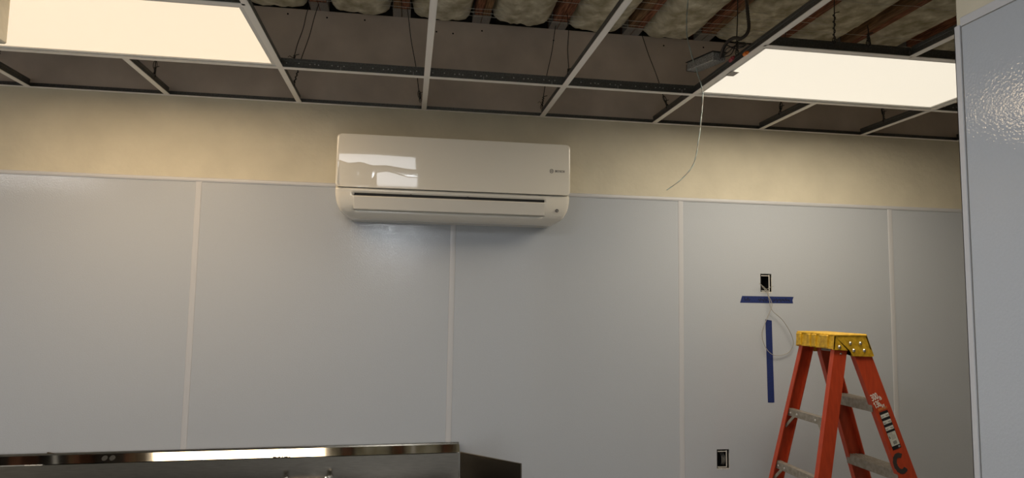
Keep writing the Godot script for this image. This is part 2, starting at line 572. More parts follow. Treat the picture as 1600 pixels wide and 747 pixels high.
func grid() -> void:
	var g := thing("ceiling_grid", Vector3(0, 0, 0), "white hung ceiling grid without tiles, open to joists and insulation", "ceiling grid")
	g.position = Vector3(0, CEIL, 0)
	# wall angle along the back wall
	var s := st()
	span(s, Vector3(WL, 0, 0.0), Vector3(WR, 0.0012, 0.022))
	var wa := obj("wall_angle", s, M.tee, g)
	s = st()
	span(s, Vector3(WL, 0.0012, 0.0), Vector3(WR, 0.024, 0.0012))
	obj("upright_leg", s, M.zinc, wa)  # dark metal colour stands in for the shadow gap above the angle
	var zs := [D1, D1 + 2.0 * GS, D1 + 4.0 * GS, D1 + 6.0 * GS]
	for z in zs:
		if z < 2.2:
			tee("main_tee", g, Vector3(WL, 0, z), Vector3(WR, 0, z), true)
		else:
			tee("main_tee", g, Vector3(WL, 0, z), Vector3(PX, 0, z), true)
			tee("main_tee", g, Vector3(PX + 0.14, 0, z), Vector3(WR, 0, z), true)
	for i in range(-3, 10):
		var x := gx(i)
		tee("cross_tee", g, Vector3(x, 0.0003, 0.004), Vector3(x, 0.0003, D1 - 0.012), false)
		for q in 3:
			if i in [0, 1, 2, 5, 6, 7] and q == 0:
				if i == 1:
					tee("cross_tee", g, Vector3(x, 0.0003, D1 + GS + 0.012), Vector3(x, 0.0003, zs[1] - 0.012), false)
					continue
				if i == 6:
					tee("cross_tee", g, Vector3(x, 0.0003, D1 + GS + 0.012), Vector3(x, 0.0003, zs[1] - 0.012), false)
					continue
			if q == 1 and i == 2: pass
			tee("cross_tee", g, Vector3(x, 0.0003, zs[q] + 0.012), Vector3(x, 0.0003, zs[q + 1] - 0.012), false)
	# short tees along the room side of the two light panels
	for i in [0, 1, 5, 6, 7]:
		tee("cross_tee", g, Vector3(gx(i) + 0.002, 0.0003, D1 + GS), Vector3(gx(i + 1) - 0.002, 0.0003, D1 + GS), false)
	# stitched dimples and slots on the web of the main tee in view
	s = st()
	var x := 0.3
	var n := 0
	while x < 4.2:
		var off: float = [0.0, 0.055, 0.08, 0.105, 0.175, 0.225, 0.27, 0.29][n % 8]
		var px := x + off
		disc(s, Vector3(px, 0.0225 + 0.002 * (n % 2), D1 + 0.0012), Vector3(0, 0, 1), 0.0028, 0.0012, 6)
		if n % 8 == 2:
			span(s, Vector3(px + 0.011, 0.006, D1 + 0.0012), Vector3(px + 0.0125, 0.022, D1 + 0.002))
		n += 1
		if n % 8 == 0: x += 0.305
	var dm := obj("stitch_dimples", s, M.dimple, g)
	dm.set_meta("kind", "stuff")

# ---------------------------------------------------------------- light panels
func light_panel(called_label: String, x0: float, x1: float, z0: float, z1: float, glow: Color, strength: float, lamp: Color, energy: float) -> Node3D:
	var c := Vector3((x0 + x1) * 0.5, CEIL + 0.0035, (z0 + z1) * 0.5)
	var t := thing("light_panel", c, called_label, "ceiling light", "recessed light panels in the ceiling grid")
	var w := x1 - x0 - 0.006
	var d := z1 - z0 - 0.006
	var s := st()
	var rim := 0.027
	for sg in [-1.0, 1.0]:
		box(s, Vector3(0, 0.003, sg * (d - rim) * 0.5), Vector3(w, 0.006, rim), 0.0015)
		box(s, Vector3(sg * (w - rim) * 0.5, 0.003, 0), Vector3(rim, 0.006, d - rim * 2.0), 0.0015)
	obj("frame", s, M.fixture, t)
	s = st()
	var hh := 0.026
	for sg in [-1.0, 1.0]:
		box(s, Vector3(0, 0.006 + hh * 0.5, sg * (d * 0.5 - 0.001)), Vector3(w, hh, 0.002))
		box(s, Vector3(sg * (w * 0.5 - 0.001), 0.006 + hh * 0.5, 0), Vector3(0.002, hh, d - 0.006))
	box(s, Vector3(0, 0.006 + hh, 0), Vector3(w, 0.002, d))
	obj("housing", s, M.fixture, t)
	s = st()
	box(s, Vector3(0, 0.006, 0), Vector3(w - rim * 2.0, 0.002, d - rim * 2.0))
	var m := mat(lin(0.7, 0.69, 0.66), 0.6)
	m.emission_enabled = true
	m.emission = glow
	m.emission_energy_multiplier = strength
	obj("lens", s, m, t)
	area("lamp", Vector3(0, -0.004, 0), Vector3.DOWN, Vector2(w - rim * 2.0, d - rim * 2.0), lamp, energy, t)
	return t

func lights() -> void:
	light_panel("warm glowing light panel in the ceiling grid at the upper left", gx(0), gx(2), D1, D1 + GS, lin(1.0, 0.79, 0.55), 0.68, lin(1.0, 0.74, 0.46), 1.3)
	var r := light_panel("bright white light panel in the ceiling grid beside the partition", gx(5), gx(7), D1, D1 + GS, lin(0.97, 0.88, 0.72), 0.66, lin(1.0, 0.87, 0.68), 1.7)
	# grey clip on the edge of its lens
	var s := st()
	box(s, Vector3(2.313, CEIL - 0.001, 0.828) - r.position, Vector3(0.035, 0.0016, 0.055), 0.0004)
	obj("clip", s, M.hanger, r)
	light_panel("light panel behind the camera whose glare shows on the air conditioner", gx(2), gx(3), 1.62, 2.84, lin(1.0, 0.97, 0.92), 0.7, lin(0.95, 0.97, 1.0), 1.15)
	light_panel("light panel farther behind the camera whose glints show on the wall panels", gx(2), gx(3), 5.2, 6.42, lin(1.0, 0.97, 0.94), 0.7, lin(0.90, 0.95, 1.0), 3.4)
	light_panel("farthest light panel, unseen and added behind the camera to balance the light", gx(2), gx(3), 7.6, 8.82, lin(1.0, 0.97, 0.94), 0.7, lin(0.90, 0.95, 1.0), 3.0)  # unseen panel, added to balance the light in the room
	light_panel("unseen light panel added near the left wall as fill light", gx(-3), gx(-1), 1.9, 2.51, lin(1.0, 0.97, 0.94), 0.7, lin(1.0, 0.97, 0.95), 1.7)  # added out of view as fill for the partition and floor bounce

# ---------------------------------------------------------------- hanger wires, cable, conduit, driver box
func hanger(label: String, top: Vector3, low: Vector3, twist: float, tail: float, curl := 0.0) -> void:
	var h := thing("hanger_wire", low, label, "hanger wire", "wires that hang the ceiling grid")
	var s := st()
	var d := (top - low)
	var pts := []
	var n := 14
	for i in n + 1:
		var t := float(i) / n
		var p := d * t + Vector3(sin(t * 9.0 + low.x * 5.0), 0, cos(t * 7.0 + low.x)) * 0.003 * sin(PI * t)
		pts.append(p)
	tube(s, pts, 0.0021, 5)
	obj("strand", s, M.wire, h)
	# wrapped tie at the lower end
	s = st()
	pts = []
	var len_t := twist
	for i in 25:
		var t := float(i) / 24.0
		var a := t * TAU * 4.0
		pts.append(d.normalized() * (0.012 + len_t * t) + Vector3(cos(a), 0.0, sin(a)) * 0.0048)
	pts.append(pts[-1] + Vector3(0.014, 0.003, 0.004))
	tube(s, pts, 0.0019, 4)
	# eye through the web
	var eye := []
	for i in 11:
		var a := TAU * i / 10.0
		eye.append(Vector3(sin(a) * 0.006, 0.004 + 0.011 * cos(a), 0.002 * sin(a)))
	tube(s, eye, 0.0018, 4)
	if tail > 0.0:
		tube(s, [Vector3(0, 0.02, 0), Vector3(-0.012, 0.02 + tail * 0.3, 0.006), Vector3(-0.02, 0.018 + tail * 0.2, 0.0)], 0.0013, 4)
	if curl > 0.0:
		var loop := []
		for i in 15:
			var a := TAU * i / 14.0
			loop.append(d.normalized() * (curl + 0.02 * cos(a)) + Vector3(0.008 * sin(a), 0, 0.003))
		tube(s, loop, 0.0018, 4)
	obj("tie", s, M.wire, h)

func wiring() -> void:
	var y := CEIL + 0.034
	hanger("black hanger wire at the left edge tied to the leftmost tee", Vector3(-0.70, 3.36, 0.26), Vector3(gx(0), y, 0.26), 0.05, 0.03)
	hanger("short visible hanger wire below the warm light panel's front edge", Vector3(-0.14, 3.36, 0.20), Vector3(gx(1), y, 0.19), 0.03, 0.0, 0.05)
	hanger("thin hanger wire just right of the warm light panel, left one of the pair", Vector3(0.4846, 3.321, 0.06), Vector3(gx(2) + 0.045, y, D1 - 0.02), 0.06, 0.02)
	hanger("thin hanger wire right of the warm light panel, right one of the pair", Vector3(0.533, 3.321, 0.085), Vector3(gx(2), y, 0.19), 0.08, 0.0)
	hanger("hanger wire ending in a coiled loop left of the tee above the air conditioner", Vector3(0.955, 3.36, 0.12), Vector3(gx(3) - 0.02, y - 0.012, 0.09), 0.03, 0.0, 0.03)
	hanger("hanger wire with a ragged tie low on the tee right of the air conditioner", Vector3(1.736, 3.36, 0.045), Vector3(gx(4) - 0.012, y, 0.06), 0.05, 0.035)
	hanger("hanger wire meeting the slanting tee above the main tee right of the air conditioner", Vector3(1.765, 3.36, 0.16), Vector3(gx(4), y, 0.60), 0.03, 0.0)
	hanger("slanting hanger wire between the long tee and the thin hanging cable", Vector3(2.19, 3.36, 0.03), Vector3(gx(5), y, 0.20), 0.03, 0.0, 0.05)
	hanger("hanger wire beside the flexible conduit at the right light's corner", Vector3(2.272, 3.36, 0.965), Vector3(gx(5) - 0.014, y, 0.96), 0.04, 0.0)
	hanger("twisted hanger wire above the right light panel's far edge", Vector3(2.572, 3.36, D1 + GS + 0.02), Vector3(2.56, y, D1 + GS + 0.015), 0.10, 0.0)
	hanger("short hanger wire stub above the middle of the right light panel", Vector3(2.70, 2.95, D1 + GS + 0.018), Vector3(2.70, y, D1 + GS + 0.015), 0.03, 0.0)
	hanger("hanger wire loop below the left half of the right light panel", Vector3(2.94, 3.36, 0.20), Vector3(gx(6), y, 0.21), 0.03, 0.0, 0.04)
	hanger("hanger wire loop below the right end of the right light panel", Vector3(3.42, 3.36, 0.20), Vector3(gx(7), y, 0.195), 0.04, 0.0, 0.05)

	# thin cable dangling through the grid
	var cb := thing("hanging_cable", Vector3(2.075, 2.363, 0.70), "thin pale green twisted cable dangling through the grid left of the right light", "cable")
	var path := []
	for p in [[2.19, 3.36], [2.176, 3.206], [2.169, 3.118], [2.172, 3.032], [2.203, 2.92], [2.231, 2.837], [2.24, 2.781], [2.23, 2.667], [2.214, 2.555], [2.193, 2.476], [2.141, 2.413], [2.075, 2.363]]:
		path.append(Vector3(p[0], p[1], 0.70) - cb.position)
	var fine := curve(path, 14)
	for w in 2:
		var s := st()
		var pts := []
		for i in fine.size():
			var a := i * 0.55 + PI * w
			pts.append(fine[i] + Vector3(cos(a), 0.0, sin(a)) * 0.0013)
		tube(s, pts, 0.0016, 5)
		obj("conductor", s, M.teal if w == 0 else M.bell, cb)

	# flexible conduit that feeds the right light
	var cd := thing("flexible_conduit", Vector3(2.26, 2.90, 0.84), "dark flexible conduit looping down to the right light's wiring", "conduit")
	var cp := []
	for p in [Vector3(2.345, 3.245, 0.89), Vector3(2.335, 3.18, 0.905), Vector3(2.315, 3.06, 0.955), Vector3(2.30, 2.965, 0.99), Vector3(2.275, 2.93, 0.985), Vector3(2.262, 2.945, 0.945), Vector3(2.256, 2.945, 0.90), Vector3(2.254, 2.925, 0.86), Vector3(2.252, 2.895, 0.835)]:
		cp.append(p - cd.position)
	var s2 := st()
	var cpts := curve(cp, 8)
	tube(s2, cpts, 0.0062, 8)
	for i in range(0, cpts.size() - 1, 1):
		var a: Vector3 = cpts[i]
		var b: Vector3 = cpts[i + 1]
		tube(s2, [a.lerp(b, 0.25), a.lerp(b, 0.6)], 0.0072, 8)
	obj("sleeve", s2, M.conduit, cd)
	s2 = st()
	for w in 4:
		var o := Vector3(2.256, 2.90, 0.85) - cd.position
		var pts := curve([o, o + Vector3(-0.01 + 0.008 * w, 0.03 - 0.012 * w, 0.05), o + Vector3(0.004 * w, -0.005 + 0.008 * w, 0.11), o + Vector3(0.006, -0.02, 0.17 + 0.01 * w)], 6)
		tube(s2, pts, 0.0022, 5)
	obj("loose_wires", s2, M.wire, cd)
	s2 = st()
	var nutp := Vector3(2.254, 2.858, 0.925) - cd.position
	tube(s2, [nutp, nutp + Vector3(0.0, 0.004, 0.022)], 0.008, 8)
	tube(s2, [nutp + Vector3(0.0, 0.004, 0.022), nutp + Vector3(0.0, 0.005, 0.032)], 0.005, 8)
	obj("wire_nut", s2, M.rednut, cd)
	s2 = st()
	nutp = Vector3(2.250, 2.839, 1.045) - cd.position
	tube(s2, [nutp, nutp + Vector3(0.002, 0.001, 0.018)], 0.0075, 8)
	tube(s2, [nutp + Vector3(0.002, 0.001, 0.018), nutp + Vector3(0.003, 0.001, 0.026)], 0.0045, 8)
	obj("wire_nut", s2, M.orangenut, cd)

	var db := thing("driver_box", Vector3(2.236, 2.889, 0.735), "small dented metal driver box lying beside the right light's left edge", "metal box")
	db.rotation = Vector3(0.12, 0.10, 0.0)
	s2 = st()
	box(s2, Vector3(0, 0.028, 0), Vector3(0.060, 0.036, 0.215), 0.003)
	obj("casing", s2, M.foil, db)
	s2 = st()
	box(s2, Vector3(0.0, 0.0475, -0.002), Vector3(0.068, 0.003, 0.225), 0.001)
	obj("lid", s2, M.boxmetal, db)
	s2 = st()
	box(s2, Vector3(0.0, 0.026, -0.114), Vector3(0.055, 0.032, 0.012), 0.003)
	obj("end_flap", s2, M.conduit, db)

# ---------------------------------------------------------------- air conditioner
# rows: [y, half width, z]; each row runs wall - side - front - side - wall with rounded corners
func loft(s: SurfaceTool, cx: float, rows: Array, back: float, r: float, nx: int, dent: Callable) -> void:
	var R := []
	for q in rows:
		var hw: float = q[1]
		var z: float = q[2]
		var line := [Vector3(cx - hw, q[0], back)]
		for k in 5:
			var a := PI / 2.0 * k / 4.0
			line.append(Vector3(cx - hw + r - r * cos(a), q[0], z - r + r * sin(a)))
		for i in range(1, nx):
			var x := cx - hw + r + (2.0 * hw - 2.0 * r) * i / nx
			line.append(Vector3(x, q[0], z + dent.call(x, q[0])))
		for k in 5:
			var a := PI / 2.0 * (1.0 - k / 4.0)
			line.append(Vector3(cx + hw - r + r * cos(a), q[0], z - r + r * sin(a)))
		line.append(Vector3(cx + hw, q[0], back))
		R.append(line)
	s.set_smooth_group(0)
	for j in R.size() - 1:
		for i in R[0].size() - 1:
			var c := Vector3(cx, R[j][i].y, back)
			var o: Vector3 = R[j][i] - c
			var side: bool = i == 0 or i == R[0].size() - 2
			face(s, [R[j][i], R[j][i + 1], R[j + 1][i + 1], R[j + 1][i]], Vector3(o.x, 0, 0) if side else Vector3(o.x * 0.02, 0, 1))
	s.set_smooth_group(-1)
	for e in [0, R.size() - 1]:
		var line: Array = R[e]
		for i in range(1, line.size() - 2):
			face(s, [Vector3(line[i].x, line[i].y, back), Vector3(line[i + 1].x, line[i + 1].y, back), line[i + 1], line[i]], Vector3(0, -1 if e == 0 else 1, 0))

func air_conditioner() -> void:
	var a := thing("air_conditioner", Vector3(1.217, 2.262, 0.0), "white wall-mounted split air conditioner above the grey wall panels", "air conditioner")
	var hw := 0.558
	var s := st()
	var rows := []
	var prof := [[0.0, 0.075, 0.10], [0.004, 0.063, 0.128], [0.012, 0.049, 0.150], [0.022, 0.034, 0.168], [0.033, 0.022, 0.181], [0.0345, 0.0215, 0.182], [0.038, 0.020, 0.185], [0.0385, 0.0198, 0.1855], [0.06, 0.009, 0.196], [0.08, 0.004, 0.202], [0.101, 0.001, 0.206], [0.1015, 0.001, 0.206], [0.1165, 0.0, 0.2075], [0.117, 0.0, 0.2075], [0.125, 0.0, 0.209], [0.134, 0.0, 0.210], [0.1345, 0.0, 0.200], [0.36, 0.0, 0.195], [0.376, 0.002, 0.193], [0.381, 0.006, 0.186]]
	for p in prof: rows.append([p[0], hw - p[1], p[2]])
	var dent := func(x: float, y: float) -> float:
		if x > -0.475 and x < 0.437 and y > 0.1012 and y < 0.1168: return -0.035
		if x > -0.472 and x < 0.432 and y > 0.034 and y < 0.0383: return -0.008
		return 0.0
	loft(s, 0.0, rows, 0.0, 0.018, 150, dent)
	obj("casing", s, M.shell, a)
	# glossy front panel, its warp shaped to split the lamp's reflection
	s = st()
	rows = []
	var bow := [[0.1385, 0.016], [0.1395, 0.010], [0.142, 0.006], [0.146, 0.003], [0.151, 0.001], [0.157, 0.0]]
	for b in bow: rows.append([b[0], hw - 0.001 - b[1], 0.2215])
	for j in range(1, 72): rows.append([0.157 + (0.368 - 0.157) * j / 72.0, hw - 0.001, 0.2215])
	for b in [[0.368, 0.0], [0.374, 0.001], [0.379, 0.003], [0.383, 0.006], [0.386, 0.011], [0.387, 0.016]]: rows.append([b[0], hw - 0.001 - b[1], 0.2215])
	var ripple := func(x: float, y: float) -> float:
		return ripple_at(x, y)
	loft(s, 0.0, rows, 0.203, 0.010, 220, ripple)
	obj("front_panel", s, M.shell, a)
	# dark bar standing in for the shade inside the air slot, then the flap
	s = st()
	box(s, Vector3(-0.019, 0.109, 0.182), Vector3(0.91, 0.0145, 0.012))
	for x in [-0.21, 0.06]:
		box(s, Vector3(x, 0.109, 0.192), Vector3(0.006, 0.014, 0.02))
	obj("slot_shade_bar", s, M.dark, a)
	s = st()
	var tilt := Transform3D(Basis(Vector3.RIGHT, 0.16), Vector3(-0.019, 0.0685, 0.1985))
	box(s, Vector3.ZERO, Vector3(0.906, 0.0600, 0.010), 0.002, tilt)
	obj("air_flap", s, M.flap, a)
	s = st()
	disc(s, Vector3(0.495, 0.065, 0.1965), Vector3(0, -0.25, 1), 0.0085, 0.004, 18)
	obj("indicator", s, M.logo, a)
	s = st()
	disc(s, Vector3(0.4965, 0.0635, 0.1998), Vector3(0, -0.25, 1), 0.0035, 0.002, 12)
	obj("indicator_lens", s, M.rivet, a)
	# maker's emblem and name
	s = st()
	var ec := Vector3(0.462, 0.2545, 0.2222)
	var ring := []
	for i in 21:
		var t := TAU * i / 20.0
		ring.append(ec + Vector3(cos(t) * 0.0085, sin(t) * 0.0095, 0))
	tube(s, ring, 0.0009, 5, false)
	for x in [-0.0035, 0.0035]: box(s, ec + Vector3(x, 0, 0), Vector3(0.0016, 0.013, 0.0008))
	box(s, ec, Vector3(0.007, 0.0016, 0.0008))
	var tm := TextMesh.new()
	tm.text = "BOSCH"
	var f := SystemFont.new()
	f.font_names = PackedStringArray(["Droid Sans"])
	f.font_weight = 700
	tm.font = f
	tm.font_size = 24
	tm.pixel_size = 0.0145 / 17.5
	tm.depth = 0.0006
	var o := obj("emblem", s, M.logo, a)
	var lt := MeshInstance3D.new()
	lt.name = "maker_name"
	lt.mesh = tm
	lt.material_override = M.logo
	a.add_child(lt)
	lt.position = Vector3(0.5035, 0.2545, 0.2222)
	lt.scale = Vector3(0.76, 0.76, 1.0)

# made-up warp of the front, shaped so that the lamp's mirror image splits
func warp_edge(tab: Array, x: float) -> float:
	if x <= tab[0][0]: return tab[0][1]
	for i in tab.size() - 1:
		if x <= tab[i + 1][0]:
			return lerpf(tab[i][1], tab[i + 1][1], (x - tab[i][0]) / (tab[i + 1][0] - tab[i][0]))
	return tab[-1][1]

const WARP_TOP := [[-0.54, 0.262], [-0.532, 0.258], [-0.502, 0.249], [-0.447, 0.258], [-0.392, 0.243], [-0.325, 0.247], [-0.252, 0.236], [-0.185, 0.231], [0.0, 0.222]]
const WARP_LOW := [[-0.54, 0.150], [-0.40, 0.152], [-0.368, 0.211], [-0.325, 0.217], [-0.288, 0.210], [-0.228, 0.195], [-0.185, 0.195], [0.0, 0.200]]

func ripple_at(x: float, y: float) -> float:
	var hi := warp_edge(WARP_TOP, x)
	var lo := warp_edge(WARP_LOW, x)
	var fade := 1.0 - smoothstep(-0.16, 0.05, x)
	var swell := 0.0006 * sin(x * 5.0 + 0.4) * sin(y * 9.0)
	return -0.052 * fade * clampf(hi - y, 0.0, hi - lo) + swell

# ---------------------------------------------------------------- sink
func sink() -> void:
	var k := thing("sink", Vector3(1.29, 0.0, 0.0), "stainless steel sink with a tall backsplash at the bottom left", "sink")
	k.rotation.z = 0.0115
	var L := 2.75
	var s := st()
	# backsplash sheet: flange on the wall, sloping bevel, upright face
	var y0 := 0.90
	prism(s, [Vector3(0, y0, 0.010), Vector3(0, y0, 0.050), Vector3(0, 1.150, 0.050), Vector3(0, 1.150, 0.010)], Vector3(-L, 0, 0))
	obj("backsplash", s, M.steel, k)
	s = st()
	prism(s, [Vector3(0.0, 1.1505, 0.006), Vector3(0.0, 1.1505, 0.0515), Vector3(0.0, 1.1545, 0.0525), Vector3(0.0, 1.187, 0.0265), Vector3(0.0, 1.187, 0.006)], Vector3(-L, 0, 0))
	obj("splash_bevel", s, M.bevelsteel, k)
	s = st()
	span(s, Vector3(-L, 1.187, 0.004), Vector3(0, 1.1935, 0.012))
	obj("wall_flange", s, M.steel, k)
	s = st()
	tube(s, [Vector3(-0.001, y0, 0.0515), Vector3(-0.001, 1.152, 0.0515)], 0.0025, 6)
	obj("corner_bead", s, M.bevelsteel, k)
	# splash guard swung out at the right end
	s = st()
	var g0 := Vector3(0.003, 0, 0.056)
	var g1 := Vector3(0.255, 0, 0.328)
	var n := Vector3(g1.z - g0.z, 0, -(g1.x - g0.x)).normalized() * 0.0025
	prism(s, [g0 + Vector3(0, 0.90, 0), g1 + Vector3(0, 0.90, 0), g1 + Vector3(0, 0.90, 0) + n, g0 + Vector3(0, 0.90, 0) + n], Vector3(0, 0.255, 0))
	obj("side_splash", s, M.steel, k)
	s = st()
	tube(s, [g0 + Vector3(0, 1.1555, 0), g1 + Vector3(0, 1.1555, 0)], 0.003, 6)
	tube(s, [g1 + Vector3(0, 0.90, 0), g1 + Vector3(0, 1.157, 0)], 0.003, 6)
	obj("side_splash_edge", s, M.steel, k)
	# deck, bowls and legs below the frame
	s = st()
	for x in [-L, -2.10, -1.42, -0.74, -0.06]:
		span(s, Vector3(x, 0.885, 0.05), Vector3(x + (0.65 - 0.57 + 0.0 if x > -L + 0.01 else 0.13), 0.90, 0.68))
	for z in [[0.05, 0.13], [0.62, 0.68]]:
		span(s, Vector3(-L, 0.885, z[0]), Vector3(0, 0.90, z[1]))
	obj("deck", s, M.steel, k)
	for i in 3:
		s = st()
		var bx: float = [-2.02, -1.34, -0.66][i]
		var w := 0.60
		span(s, Vector3(bx, 0.58, 0.13), Vector3(bx + w, 0.59, 0.62))
		for q in [[Vector3(bx - 0.004, 0.58, 0.13), Vector3(bx, 0.89, 0.62)], [Vector3(bx + w, 0.58, 0.13), Vector3(bx + w + 0.004, 0.89, 0.62)], [Vector3(bx, 0.58, 0.126), Vector3(bx + w, 0.89, 0.13)], [Vector3(bx, 0.58, 0.62), Vector3(bx + w, 0.89, 0.624)]]:
			span(s, q[0], q[1])
		obj("bowl", s, M.steel, k)
	for x in [-2.6, -1.4, -0.12]:
		for z in [0.12, 0.60]:
			s = st()
			tube(s, [Vector3(x, 0.02 - 0.0115 * x, z), Vector3(x, 0.885, z)], 0.02, 10)
			obj("leg", s, M.chrome, k)
	# wall faucet: two valves and a spout
	for x in [-0.614, -0.814]:
		s = st()
		tube(s, [Vector3(x, 1.035, 0.05), Vector3(x, 1.035, 0.075)], 0.026, 14)
		tube(s, [Vector3(x, 1.035, 0.075), Vector3(x, 1.035, 0.115)], 0.014, 12)
		box(s, Vector3(x, 1.035, 0.12), Vector3(0.03, 0.045, 0.022), 0.005)
		tube(s, [Vector3(x, 1.05, 0.12), Vector3(x, 1.075, 0.12)], 0.012, 12)
		disc(s, Vector3(x, 1.072, 0.12), Vector3.UP, 0.013, 0.006, 14, 0.4)
		obj("faucet_valve", s, M.chrome, k)
	s = st()
	tube(s, curve([Vector3(-0.814, 1.03, 0.12), Vector3(-0.614, 1.03, 0.12)], 4), 0.012, 10)
	tube(s, curve([Vector3(-0.714, 1.03, 0.12), Vector3(-0.714, 1.01, 0.22), Vector3(-0.714, 1.0, 0.34), Vector3(-0.714, 0.96, 0.37)], 6), 0.010, 10)
	obj("faucet_spout", s, M.chrome, k)
	# two bolt holes and dried caulk on the bevel
	var bn := Vector3(0, 0.026, 0.0325).normalized()
	for x in [-1.593, -1.561]:
		s = st()
		disc(s, Vector3(x, 1.171, 0.0388), bn, 0.0125, 0.001, 16)
		obj("bolt_hole", s, M.dark, k)
	s = st()
	for i in 12:
		var x := -0.862 + 0.0065 * i
		box(s, Vector3(x, 1.1555 + 0.002 * sin(i * 2.3), 0.0525), Vector3(0.006 + 0.003 * sin(i * 1.7), 0.004 + 0.002 * cos(i * 3.1), 0.003), 0.0005)
	obj("dried_caulk", s, M.grime, k)
	s = st()
	for i in 4: box(s, Vector3(-1.84 + 0.007 * i, 1.1955 - 0.001 * i, 0.012), Vector3(0.008, 0.006 - 0.001 * i, 0.006), 0.001)
	obj("dried_caulk", s, M.grime, k)

# ---------------------------------------------------------------- step ladder
func rail(s: SurfaceTool, xt: float, slope: float, zt: float, kz: float, width: float, flange: float, inward: float, yt: float) -> void:
	# C-channel from the cap down to the floor; web outside, flanges turned inward
	var p := func(y: float, u: float, v: float) -> Vector3:
		return Vector3(xt + slope * (yt - y) + u, y, zt + kz * (yt - y) + v * inward)
	var t := 0.005
	var w := width * 0.5
	var poly := [[-w, 0.0], [w, 0.0], [w, flange], [w - t, flange], [w - t, t], [-w + t, t], [-w + t, flange], [-w, flange]]
	var outs := [Vector3(0, 0, -inward), Vector3(1, 0, 0), Vector3(0, 0, inward), Vector3(-1, 0, 0), Vector3(0, 0, inward), Vector3(1, 0, 0), Vector3(0, 0, inward), Vector3(-1, 0, 0)]
	for i in 8:
		var a: Array = poly[i]
		var b: Array = poly[(i + 1) % 8]
		face(s, [p.call(yt, a[0], a[1]), p.call(yt, b[0], b[1]), p.call(0.03, b[0], b[1]), p.call(0.03, a[0], a[1])], outs[i])
	for y in [0.03, yt]:
		for q in [[0, 1, 4, 5], [1, 2, 3, 4], [5, 6, 7, 0]]:
			var f := []
			for i in q: f.append(p.call(y, poly[i][0], poly[i][1]))
			face(s, f, Vector3(0, 1 if y > 0.5 else -1, 0))

